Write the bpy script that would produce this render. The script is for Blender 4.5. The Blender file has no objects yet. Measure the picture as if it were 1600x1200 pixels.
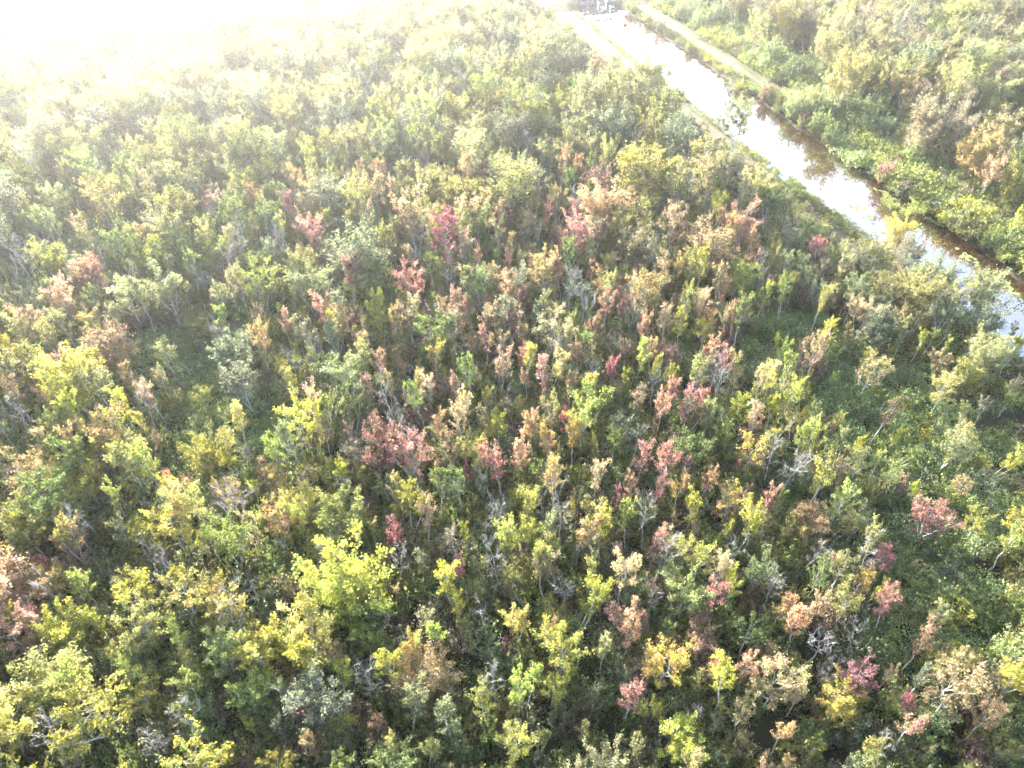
import bpy, math
import numpy as np
from mathutils import Vector

scene = bpy.context.scene
R = math.radians

# ------------------------------------------------------------------ camera
CAM_H, PITCH, FPX = 60.0, R(42.0), 1120.0          # drone height, downward tilt, focal length in photo pixels (1600 wide)
cam_d = bpy.data.cameras.new('camera')
cam = bpy.data.objects.new('camera', cam_d)
scene.collection.objects.link(cam)
cam.location = (0, 0, CAM_H)
cam.rotation_euler = (math.pi / 2 - PITCH, 0, 0)
cam_d.sensor_width = 36.0
cam_d.lens = 36.0 * FPX / 1600.0
cam_d.clip_start, cam_d.clip_end = 0.5, 6000
scene.camera = cam

# ------------------------------------------------------------------ sky and sun
SUN_AZ, SUN_EL = R(-26.0), R(14.5)                 # azimuth from +Y towards +X
world = bpy.data.worlds.new('World')
scene.world = world
world.use_nodes = True
wn = world.node_tree.nodes
sky = wn.new('ShaderNodeTexSky')
sky.sky_type = 'NISHITA'
sky.sun_disc = False
sky.sun_elevation = SUN_EL
sky.sun_rotation = SUN_AZ
sky.air_density, sky.dust_density, sky.ozone_density = 1.0, 3.0, 1.0
wn['Background'].inputs[1].default_value = 0.15
world.node_tree.links.new(sky.outputs[0], wn['Background'].inputs[0])

sun_d = bpy.data.lights.new('sun', 'SUN')
sun_d.energy, sun_d.angle, sun_d.color = 5.0, R(0.6), (1.0, 0.94, 0.85)
sun = bpy.data.objects.new('sun', sun_d)
scene.collection.objects.link(sun)
to_sun = Vector((math.sin(SUN_AZ) * math.cos(SUN_EL), math.cos(SUN_AZ) * math.cos(SUN_EL), math.sin(SUN_EL)))
sun.rotation_euler = to_sun.to_track_quat('Z', 'Y').to_euler()

vs = scene.view_settings
vs.view_transform, vs.look, vs.gamma, vs.exposure = 'Standard', 'None', 1.0, 3.05
vs.use_curve_mapping = False
cy = scene.cycles
cy.max_bounces, cy.diffuse_bounces, cy.glossy_bounces, cy.transmission_bounces = 4, 2, 2, 3
cy.volume_bounces, cy.transparent_max_bounces = 1, 4
cy.caustics_reflective = cy.caustics_refractive = False
cy.use_denoising = True
cy.denoiser = 'OPENIMAGEDENOISE'
cy.sample_clamp_indirect = 6.0
cy.use_adaptive_sampling, cy.adaptive_threshold, cy.adaptive_min_samples = True, 0.045, 12

# ------------------------------------------------------------------ helpers
rng = np.random.default_rng(11)
col = scene.collection
CD, CN = np.array([-0.283, 0.959]), np.array([0.959, 0.283])   # along the canal, across it (towards the far side)
CP, SP = math.cos(PITCH), math.sin(PITCH)


def at(u, v, z=0.0):
    """point of the place at height z seen at photo position (u, v)"""
    a, t = (u - 800) / FPX, (600 - v) / FPX
    dy, dz = CP + t * SP, -SP + t * CP
    k = (CAM_H - z) / -dz
    return np.array([a * k, dy * k])


def pix(x, y, z):
    d = y * CP - (z - CAM_H) * SP
    w = y * SP + (z - CAM_H) * CP
    d = np.maximum(d, 1e-3)
    return 800 + FPX * x / d, 600 - FPX * w / d, d


def cs(x, y):
    return x * CN[0] + y * CN[1], x * CD[0] + y * CD[1]


def xy(c, s):
    return c * CN[0] + s * CD[0], c * CN[1] + s * CD[1]


def tag(o, label=None, cat=None, group=None, kind=None):
    if label: o['label'] = label
    if cat: o['category'] = cat
    if group: o['group'] = group
    if kind: o['kind'] = kind
    return o


def obj(name, data, parent=None, mat=None):
    o = bpy.data.objects.new(name, data)
    if mat is not None:
        data.materials.append(mat)
    col.objects.link(o)
    o.parent = parent
    return o


def mesh(name, verts, faces, smooth=False):
    me = bpy.data.meshes.new(name)
    me.from_pydata([tuple(v) for v in verts], [], [tuple(f) for f in faces])
    if smooth:
        me.polygons.foreach_set('use_smooth', np.ones(len(me.polygons), bool))
    me.update()
    return me


# ------------------------------------------------------------------ materials
def new_mat(name):
    m = bpy.data.materials.new(name)
    m.use_nodes = True
    nt = m.node_tree
    nt.nodes.clear()
    out = nt.nodes.new('ShaderNodeOutputMaterial')
    return m, nt, out


def ramp_noise(nt, scale, stops, detail=4, coord='Object', rough=0.6):
    tc = nt.nodes.new('ShaderNodeTexCoord')
    nz = nt.nodes.new('ShaderNodeTexNoise')
    nz.inputs['Scale'].default_value = scale
    nz.inputs['Detail'].default_value = detail
    nz.inputs['Roughness'].default_value = rough
    nt.links.new(tc.outputs[coord], nz.inputs['Vector'])
    r = nt.nodes.new('ShaderNodeValToRGB')
    while len(r.color_ramp.elements) < len(stops):
        r.color_ramp.elements.new(0.5)
    for e, (p, c) in zip(r.color_ramp.elements, stops):
        e.position, e.color = p, (*c, 1)
    nt.links.new(nz.outputs['Fac'], r.inputs['Fac'])
    return r, nz


def plain(name, stops, scale=1.0, rough=0.9, bump=0.0, coord='Object', detail=5):
    m, nt, out = new_mat(name)
    b = nt.nodes.new('ShaderNodeBsdfPrincipled')
    b.inputs['Roughness'].default_value = rough
    b.inputs['Specular IOR Level'].default_value = 0.25
    r, nz = ramp_noise(nt, scale, stops, detail, coord)
    nt.links.new(r.outputs[0], b.inputs['Base Color'])
    if bump:
        bp = nt.nodes.new('ShaderNodeBump')
        bp.inputs['Strength'].default_value = bump
        bp.inputs['Distance'].default_value = 0.2
        nt.links.new(nz.outputs['Fac'], bp.inputs['Height'])
        nt.links.new(bp.outputs[0], b.inputs['Normal'])
    nt.links.new(b.outputs[0], out.inputs['Surface'])
    return m


def leaf_mat(name):
    """leaf colour comes from each plant's own two colours, mixed per tuft and varied per leaf"""
    m, nt, out = new_mat(name)
    N, L = nt.nodes.new, nt.links.new
    a1, a2, cv, lv = (N('ShaderNodeAttribute') for _ in range(4))
    a1.attribute_type = a2.attribute_type = 'INSTANCER'
    a1.attribute_name, a2.attribute_name, cv.attribute_name, lv.attribute_name = 'tint', 'tint_b', 'cv', 'lv'
    mix = N('ShaderNodeMix'); mix.data_type = 'RGBA'
    L(cv.outputs['Fac'], mix.inputs['Factor']); L(a1.outputs['Color'], mix.inputs['A']); L(a2.outputs['Color'], mix.inputs['B'])
    hsv = N('ShaderNodeHueSaturation')
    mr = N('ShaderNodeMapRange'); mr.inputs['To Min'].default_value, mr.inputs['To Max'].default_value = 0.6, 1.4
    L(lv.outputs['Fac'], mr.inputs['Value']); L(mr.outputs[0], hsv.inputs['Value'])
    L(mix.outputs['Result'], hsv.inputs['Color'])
    d = N('ShaderNodeBsdfDiffuse'); t = N('ShaderNodeBsdfTranslucent')
    L(hsv.outputs[0], d.inputs['Color'])
    h2 = N('ShaderNodeHueSaturation'); h2.inputs['Saturation'].default_value, h2.inputs['Value'].default_value = 1.05, 1.25
    L(hsv.outputs[0], h2.inputs['Color']); L(h2.outputs[0], t.inputs['Color'])
    ms = N('ShaderNodeMixShader'); ms.inputs[0].default_value = 0.5
    L(d.outputs[0], ms.inputs[1]); L(t.outputs[0], ms.inputs[2])
    g = N('ShaderNodeBsdfGlossy'); g.inputs['Roughness'].default_value = 0.6
    g.inputs['Color'].default_value = (0.9, 0.9, 0.9, 1)
    ms2 = N('ShaderNodeMixShader'); ms2.inputs[0].default_value = 0.025
    L(ms.outputs[0], ms2.inputs[1]); L(g.outputs[0], ms2.inputs[2])
    L(ms2.outputs[0], out.inputs['Surface'])
    return m


M_LEAF = leaf_mat('leaf')
M_BARK = plain('bark', [(0.3, (0.27, 0.25, 0.24)), (0.5, (0.48, 0.46, 0.44)), (0.7, (0.64, 0.62, 0.6))], 2.2)
M_SNAG = plain('weathered_wood', [(0.3, (0.24, 0.22, 0.21)), (0.7, (0.46, 0.44, 0.42))], 2.0)
M_SOIL = plain('soil', [(0.3, (0.022, 0.016, 0.012)), (0.55, (0.04, 0.032, 0.018)), (0.75, (0.05, 0.06, 0.02))], 0.5, bump=0.6)
M_VERGE = plain('mown_grass', [(0.3, (0.04, 0.06, 0.015)), (0.55, (0.075, 0.085, 0.028)), (0.75, (0.05, 0.075, 0.02))], 0.35, bump=0.3)
M_PATH = plain('sandy_track', [(0.3, (0.12, 0.09, 0.06)), (0.55, (0.165, 0.12, 0.085)), (0.75, (0.1, 0.1, 0.045))], 0.3, bump=0.2)

# water: dark tannin brown body under a mirror surface with faint ripples
M_WATER, nt, out = new_mat('canal_water')
N, L = nt.nodes.new, nt.links.new
tc = N('ShaderNodeTexCoord'); nz = N('ShaderNodeTexNoise')
nz.inputs['Scale'].default_value, nz.inputs['Detail'].default_value = 0.5, 3
L(tc.outputs['Object'], nz.inputs['Vector'])
bp = N('ShaderNodeBump'); bp.inputs['Strength'].default_value, bp.inputs['Distance'].default_value = 0.05, 0.2
L(nz.outputs['Fac'], bp.inputs['Height'])
wd = N('ShaderNodeBsdfDiffuse'); wd.inputs['Color'].default_value = (0.045, 0.022, 0.012, 1)
wg = N('ShaderNodeBsdfGlossy'); wg.inputs['Roughness'].default_value = 0.015
L(bp.outputs[0], wg.inputs['Normal'])
fr = N('ShaderNodeFresnel'); fr.inputs['IOR'].default_value = 5.0
L(bp.outputs[0], fr.inputs['Normal'])
ms = N('ShaderNodeMixShader')
L(fr.outputs[0], ms.inputs[0]); L(wd.outputs[0], ms.inputs[1]); L(wg.outputs[0], ms.inputs[2])
L(ms.outputs[0], out.inputs['Surface'])

# ------------------------------------------------------------------ setting: ground, canal, verges, tracks
C_LEFT, C_RIGHT, S_END = 82.6, 98.0, 213.5


def wob(s, k):
    return 0.45 * math.sin(s * 0.21 + k) + 0.35 * math.sin(s * 0.53 + 2.1 * k) + 0.25 * math.sin(s * 1.1 + 3.7 * k)


prof = [(-1600, .6), (-600, .6), (-200, .6), (-60, .6), (0, .6), (40, .6), (62, .6), (73, .75), (77, .95), (80.6, .95), (81.4, .5), ('L', -.15), (84.4, -1.3),
        (90, -1.6), (96.5, -1.3), ('R', -.15), (99.2, .5), (100, .8), (101, 1.0), (105.5, 1.0), (108, .7), (125, .6), (200, .6), (600, .6), (1600, .6)]
S = [-1600, -600, -200, -60] + list(np.arange(-20, 213, 2.5)) + [S_END, 216, 219, 222.5, 226, 230, 240, 300, 600, 1600]
gv, gf = [], []
for s in S:
    f = min(max((s - S_END) / 7.0, 0), 1)              # the canal bed rises into the closing embankment
    for c, z in prof:
        if c == 'L': c = C_LEFT + wob(s, 1.0)
        if c == 'R': c = C_RIGHT + wob(s, 4.0)
        if 81.45 < c < 99.15:
            z = z * (1 - f) + 1.9 * f
        elif 73 <= c <= 108 and s > S_END:
            z = z + (1.9 - z) * f * 0.9
        gv.append((*xy(c, s), z))
n = len(prof)
for i in range(len(S) - 1):
    for j in range(n - 1):
        a = i * n + j
        gf.append((a, a + 1, a + n + 1, a + n))
g = obj('ground', mesh('ground', gv, gf), None, M_SOIL)
tag(g, 'dark leaf-littered swamp soil under the whole forest', 'ground', kind='structure')


def strip(name, pts, mat, dz, label):
    """a sheet laid along the canal; pts: rows (s, [(c, z), ...])"""
    v, f = [], []
    for s, row in pts:
        for c, z in row:
            v.append((*xy(c, s), z + dz))
    k = len(pts[0][1])
    for i in range(len(pts) - 1):
        for j in range(k - 1):
            a = i * k + j
            f.append((a, a + 1, a + k + 1, a + k))
    o = obj(name, mesh(name, v, f), None, mat)
    return tag(o, label, name, kind='structure')


ss = list(np.arange(-40, 213, 2.5)) + [S_END]
w = obj('water', mesh('water', [(*xy(81.0, -300), 0), (*xy(99.7, -300), 0), (*xy(99.7, S_END + 3), 0), (*xy(81.0, S_END + 3), 0)], [(0, 1, 2, 3)]), None, M_WATER)
tag(w, 'still brown canal water mirroring the bright sky', 'water', kind='structure')
strip('grass_verge', [(s, [(73 + .5 * math.sin(s * .3), .75), (77, .95), (80.6, .95), (81.2 + .1 * math.sin(s * .5), .66)]) for s in ss if s > 100], M_VERGE, .006,
      'pale mown grass verge on the forest side of the canal')
strip('path', [(s, [(77.6 + .2 * math.sin(s * .2), .95), (80.0 + .2 * math.sin(s * .17), .95)]) for s in ss if s > 100], M_PATH, .012,
      'sandy maintenance track on the forest side of the canal')
strip('grass_verge', [(s, [(100, .8), (101, 1.0), (105.5, 1.0), (107.8 + .5 * math.sin(s * .3), .72)]) for s in ss if s > 138], M_VERGE, .006,
      'pale grass verge along the far bank of the canal')
strip('path', [(s, [(103.1 - 1.4 * min(1, (s - 139) / 25) + .3 * math.sin(s * .15), 1.0), (103.2 + 1.3 * min(1, (s - 139) / 25) + .3 * math.sin(s * .2), 1.0)]) for s in ss if s > 140], M_PATH, .012,
      'pinkish sandy track along the far bank of the canal')
strip('path', [(223.2, [(70, 1.0), (74, 1.0), (78, 1.85), (83, 1.9), (97, 1.9), (101, 1.85), (108, 1.8), (112, 1.0)]),
               (229.5, [(70, 1.0), (74, 1.0), (78, 1.85), (83, 1.9), (97, 1.9), (101, 1.85), (108, 1.8), (112, 1.0)])], M_PATH, .05,
      'sandy track crossing over the embankment at the canal end')

# ------------------------------------------------------------------ plant prototypes
def norm(a):
    return a / np.maximum(np.linalg.norm(a, axis=-1, keepdims=True), 1e-9)


class Tubes:
    def __init__(self): self.v, self.f, self.n = [], [], 0

    def add(self, pts, rad, sides):
        pts = np.asarray(pts); k = len(pts)
        tan = norm(np.gradient(pts, axis=0))
        ref = np.array([1.0, 0.2, 0.1]) if abs(tan[0][2]) > 0.8 else np.array([0.0, 0.1, 1.0])
        a = norm(np.cross(tan, ref)); b = np.cross(tan, a)
        ang = np.arange(sides) * 2 * math.pi / sides
        ring = pts[:, None] + (a[:, None] * np.cos(ang)[None, :, None] + b[:, None] * np.sin(ang)[None, :, None]) * np.asarray(rad)[:, None, None]
        self.v.append(ring.reshape(-1, 3))
        for i in range(k - 1):
            for j in range(sides):
                p, q = self.n + i * sides + j, self.n + i * sides + (j + 1) % sides
                self.f.append((p, q, q + sides, p + sides))
        self.n += k * sides


def leaf_mesh(name, tufts, r, per, size, spread, plume, up=0.45):
    """tufts: list of (centre, direction, size factor, colour value)"""
    c = np.array([t[0] for t in tufts]); d = norm(np.array([t[1] for t in tufts]))
    k = np.array([t[2] for t in tufts]); cv = np.array([t[3] for t in tufts])
    m = len(tufts)
    idx = np.repeat(np.arange(m), np.maximum(2, (per * k * r.uniform(.7, 1.3, m)).astype(int)))
    q = len(idx)
    p = c[idx] + d[idx] * (r.uniform(-1, .75, q) * plume * k[idx])[:, None] + r.normal(0, spread, (q, 3)) * k[idx][:, None]
    nr = norm(r.normal(0, 1, (q, 3)) + np.array([0, 0, up]))
    a = norm(np.cross(nr, r.normal(0, 1, (q, 3)))); b = np.cross(nr, a)
    ls = size * r.uniform(.65, 1.35, q)
    a *= ls[:, None] * .5; b *= ls[:, None] * .33
    vv = np.stack([p - a, p + b, p + a * 1.0, p - b], 1).reshape(-1, 3)
    me = bpy.data.meshes.new(name)
    me.vertices.add(q * 4); me.loops.add(q * 4); me.polygons.add(q)
    me.vertices.foreach_set('co', vv.ravel())
    me.loops.foreach_set('vertex_index', np.arange(q * 4))
    me.polygons.foreach_set('loop_start', np.arange(q) * 4)
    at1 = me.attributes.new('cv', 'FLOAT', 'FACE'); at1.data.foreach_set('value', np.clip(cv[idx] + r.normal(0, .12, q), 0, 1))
    at2 = me.attributes.new('lv', 'FLOAT', 'FACE'); at2.data.foreach_set('value', r.uniform(0, 1, q))
    me.materials.append(M_LEAF)
    me.update(); me.validate()
    return me


def curve(p0, d, length, lift, r, k=5, wobble=.06):
    pts = [np.array(p0, float)]; d = norm(np.array(d, float))
    for i in range(k - 1):
        d = norm(d + np.array([0, 0, lift]) + r.normal(0, wobble, 3))
        pts.append(pts[-1] + d * length / (k - 1))
    return np.array(pts)


def make_tree(name, seed, H, base, Rc, limbs, steep, subs, leaf, per, spread, plume, form='oval', bare=False, lean=0.0, fork=0):
    """returns (wood mesh, crown mesh, height): steep = how upright limbs are; base = crown base as a share of height"""
    r = np.random.default_rng(seed)
    tb, tw = Tubes(), Tubes()
    k = 9
    tr = np.zeros((k, 3)); la = r.uniform(0, 6.28)
    dx = r.normal(0, .014 * H, (k, 2)).cumsum(0); dx[0] = 0
    z = np.linspace(0, H * .95, k)
    tr[:, 0] = dx[:, 0] + lean * math.cos(la) * (z / H) ** 1.4 * H
    tr[:, 1] = dx[:, 1] + lean * math.sin(la) * (z / H) ** 1.4 * H
    tr[:, 2] = z
    r0 = (.0125 if not bare else .0095) * H + .02
    stems = [(tr, r0 * (1 - z / H * .88), base)]
    for q in range(fork):                                   # low second stems
        j = r.integers(1, 3); az = r.uniform(0, 6.28)
        st = curve(tr[j], (math.cos(az) * .5, math.sin(az) * .5, 1), H * .95 - tr[j][2], .06, r, 7, .05)
        stems.append((st, np.linspace(r0 * .7, r0 * .12, 7), base + .05))
    tufts = []
    for st, rad, bs in stems:
        tb.add(st, rad, 6)
        L_ = len(st)
        nl = int(limbs * (1 if st is tr else .6))
        for i in range(nl):
            t = bs + (1 - bs) * ((i + r.uniform(0, .8)) / nl) * .97
            fi = t * (L_ - 1); j = min(int(fi), L_ - 2)
            p0 = st[j] + (st[j + 1] - st[j]) * (fi - j)
            rr = rad[j] + (rad[j + 1] - rad[j]) * (fi - j)
            h = (t - bs) / (1 - bs)
            if form == 'vase': pr = .45 + .75 * h ** .7 * (1.25 - h) * 1.5
            elif form == 'round': pr = .35 + 1.0 * math.sqrt(max(0, 1 - (1.7 * h - .75) ** 2 * .8))
            else: pr = .3 + .95 * math.sin(math.pi * min(1, .18 + .8 * h)) ** .8
            ln = Rc * pr * r.uniform(.7, 1.2) * (.72 if st is not tr else 1)
            az = i * 2.4 + r.uniform(-.6, .6)
            el = steep * (.75 + .5 * h) + r.normal(0, .12)
            d = (math.cos(az) * math.cos(el), math.sin(az) * math.cos(el), math.sin(el))
            lm = curve(p0, d, ln / max(.45, math.cos(el)) * .92, .10 if not bare else .08, r, 5, .10 if not bare else .11)
            tb.add(lm, np.linspace(max(.016, rr * (.55 if not bare else .42)), .012, 5), 4)
            for q in range(subs):
                f = .3 + .7 * (q + r.uniform(0, 1)) / subs; fi2 = f * 4; j2 = min(int(fi2), 3)
                b0 = lm[j2] + (lm[j2 + 1] - lm[j2]) * (fi2 - j2)
                dd = norm(lm[j2 + 1] - lm[j2]) + r.normal(0, .5, 3) + np.array([0, 0, .35])
                bl = (.3 + .22 * ln) * r.uniform(.7, 1.4)
                bb = curve(b0, dd, bl, .12 if not bare else .06, r, 4, .12 if not bare else .14)
                (tb if bare else tw).add(bb, np.linspace(.02 if bare else .014, .007, 4), 3)
                if bare:
                    for _ in range(4):
                        b1 = curve(bb[r.integers(1, 4)], norm(bb[-1] - bb[0]) + r.normal(0, .7, 3), bl * .75, .05, r, 3, .15)
                        tw.add(b1, np.linspace(.013, .006, 3), 3)
                else:
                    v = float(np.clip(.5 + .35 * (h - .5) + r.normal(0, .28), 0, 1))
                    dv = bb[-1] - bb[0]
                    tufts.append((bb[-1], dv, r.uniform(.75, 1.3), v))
                    tufts.append((bb[2], dv, r.uniform(.6, 1.1), v))
            if not bare:
                tufts.append((lm[-1], lm[-1] - lm[-2], 1.15, r.uniform(0, 1)))
        if not bare:
            tufts.append((st[-1], np.array([0, 0, 1.0]), 1.2, .8))
            tufts.append((st[-1] + np.array([0, 0, .4]), np.array([0, 0, 1.0]), 1.0, .8))
    if bare:
        wood = mesh(name + '_trunk', np.concatenate(tb.v), tb.f, True)
        wood.materials.append(M_SNAG)
        crown = mesh(name + '_crown', np.concatenate(tw.v), tw.f, True)
        crown.materials.append(M_SNAG)
    else:
        off = tb.n
        wood = mesh(name + '_trunk', np.concatenate(tb.v + tw.v), tb.f + [tuple(i + off for i in f) for f in tw.f], True)
        wood.materials.append(M_BARK)
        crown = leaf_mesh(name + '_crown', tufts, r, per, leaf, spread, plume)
    return wood, crown, H


def make_shrub(name, seed, H, Rs, stems, leaf, per, up=.8):
    r = np.random.default_rng(seed)
    tb = Tubes(); tufts = []
    for i in range(stems):
        az = i * 2.4 + r.uniform(-.4, .4); q = math.sqrt((i + .5) / stems)
        el = 1.45 - q * 1.0
        ln = (H * (1 - q) + Rs * 1.15 * q) * r.uniform(.75, 1.15)
        p = curve((math.cos(az) * .15, math.sin(az) * .15, 0), (math.cos(az) * math.cos(el), math.sin(az) * math.cos(el), math.sin(el)), ln, .05, r, 5, .12)
        tb.add(p, np.linspace(.03, .008, 5), 3)
        v = float(np.clip(r.normal(.5, .3), 0, 1))
        for q2 in range(5):
            f = 1.4 + 2.6 * (q2 + r.uniform(0, 1)) / 5; j = min(int(f), 3)
            b0 = p[j] + (p[j + 1] - p[j]) * (f - j) + r.normal(0, .16, 3) * (Rs / 1.3)
            b0[2] = max(b0[2], .12)
            tufts.append((b0, norm(p[j + 1] - p[j]) + np.array([0, 0, up]) + r.normal(0, .3, 3), r.uniform(.7, 1.25), v))
    wood = mesh(name + '_stems', np.concatenate(tb.v), tb.f, True)
    wood.materials.append(M_BARK)
    crown = leaf_mesh(name + '_crown', tufts, r, per, leaf, .15, .2)
    return wood, crown, H


def make_mat(name, seed, Rs, H, tuf, leaf, per):
    """low tangle of vine leaves over a lumpy mound"""
    r = np.random.default_rng(seed); tufts = []
    for i in range(tuf):
        a = r.uniform(0, 6.28); q = math.sqrt(r.uniform(0, 1)); x, y = q * Rs * math.cos(a), q * Rs * math.sin(a)
        z = H * (1 - q ** 2.2) * (.75 + .3 * math.sin(3 * x + seed) * math.cos(2.3 * y)) + r.uniform(-.05, .1)
        tufts.append((np.array([x, y, max(.08, z)]), r.normal(0, 1, 3) + np.array([0, 0, .6]), r.uniform(.7, 1.2), r.uniform(0, 1)))
    return leaf_mesh(name, tufts, r, per, leaf, .14, .1, up=1.0)


PROTO = {'slim': [], 'vase': [], 'round': [], 'broad': [], 'bare': [], 'shrub': []}
for i in range(7):
    PROTO['slim'].append(make_tree('slim', 100 + i, 10.5, .46 + .04 * (i % 3), 1.3 + .1 * (i % 4), 16, 1.0, 4, .26, 12, .15, .36, 'oval', lean=.06 * (i % 4)))
for i in range(7):
    PROTO['vase'].append(make_tree('vase', 200 + i, 10.5, .46 + .04 * (i % 3), 1.75 + .12 * (i % 3), 14, .8, 5, .26, 12, .17, .36, 'vase', lean=.07 * (i % 4), fork=i % 2))
for i in range(6):
    PROTO['round'].append(make_tree('round', 300 + i, 10.5, .38, 2.15 + .15 * (i % 3), 16, .62, 6, .28, 11, .19, .3, 'round', fork=i % 3))
for i in range(5):
    PROTO['broad'].append(make_tree('broad', 400 + i, 10.5, .13, 3.3 + .2 * (i % 3), 26, .5, 8, .31, 10, .24, .3, 'round', fork=2))
for i in range(6):
    PROTO['bare'].append(make_tree('bare', 500 + i, 10.0, .45, 1.5, 10, .85, 5, .2, 1, .1, .1, 'vase', bare=True, lean=.12 * (i % 3)))
for i in range(6):
    PROTO['shrub'].append(make_shrub('shrub', 600 + i, 2.4 + .3 * (i % 2), 1.5 + .15 * (i % 3), 22, .23, 9, up=.5))
MATS = [make_mat('vine_clump', 700 + i, 1.5, .55 + .12 * (i % 3), 95, .17, 6) for i in range(5)]

# ------------------------------------------------------------------ leaf colours (two per plant: tint and second tint)
TINT = {
    'yellow':  ((.39, .365, .06), (.25, .26, .055)),
    'lime':    ((.28, .31, .08), (.18, .22, .06)),
    'green':   ((.155, .19, .055), (.09, .125, .038)),
    'olive':   ((.25, .23, .075), (.145, .15, .05)),
    'vine':    ((.25, .30, .13), (.15, .2, .09)),
    'pale':    ((.34, .33, .14), (.19, .21, .08)),
    'grey':    ((.20, .22, .135), (.12, .14, .085)),
    'mauve':   ((.27, .21, .16), (.19, .19, .10)),
    'tan':     ((.39, .28, .19), (.28, .24, .13)),
    'orange':  ((.39, .255, .13), (.33, .26, .105)),
    'coral':   ((.38, .21, .16), (.32, .23, .13)),
    'rose':    ((.37, .17, .165), (.3, .19, .14)),
    'crimson': ((.27, .08, .095), (.2, .09, .09)),
    'plum':    ((.2, .1, .105), (.16, .12, .085)),
}
WORD = {'yellow': 'bright yellow', 'lime': 'lime green', 'green': 'deep green', 'olive': 'olive', 'pale': 'pale straw-green', 'grey': 'grey-green', 'mauve': 'dusty mauve',
        'tan': 'pinkish tan', 'orange': 'orange', 'coral': 'coral red', 'rose': 'rose red', 'crimson': 'crimson', 'plum': 'plum brown', 'bare': 'bare grey'}
KIND = {'yellow': 'yellow_leaved_tree', 'lime': 'lime_leaved_tree', 'green': 'green_leaved_tree', 'olive': 'olive_leaved_tree', 'pale': 'pale_leaved_tree', 'grey': 'grey_leaved_tree',
        'mauve': 'mauve_leaved_tree', 'tan': 'tan_leaved_tree', 'orange': 'orange_leaved_tree', 'coral': 'red_leaved_tree', 'rose': 'red_leaved_tree', 'crimson': 'red_leaved_tree',
        'plum': 'plum_leaved_tree', 'bare': 'bare_tree'}
FORM = {'slim': 'slim', 'vase': 'vase-shaped', 'round': 'round-crowned', 'broad': 'broad-crowned', 'bare': 'leafless', 'shrub': 'bushy'}

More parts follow.
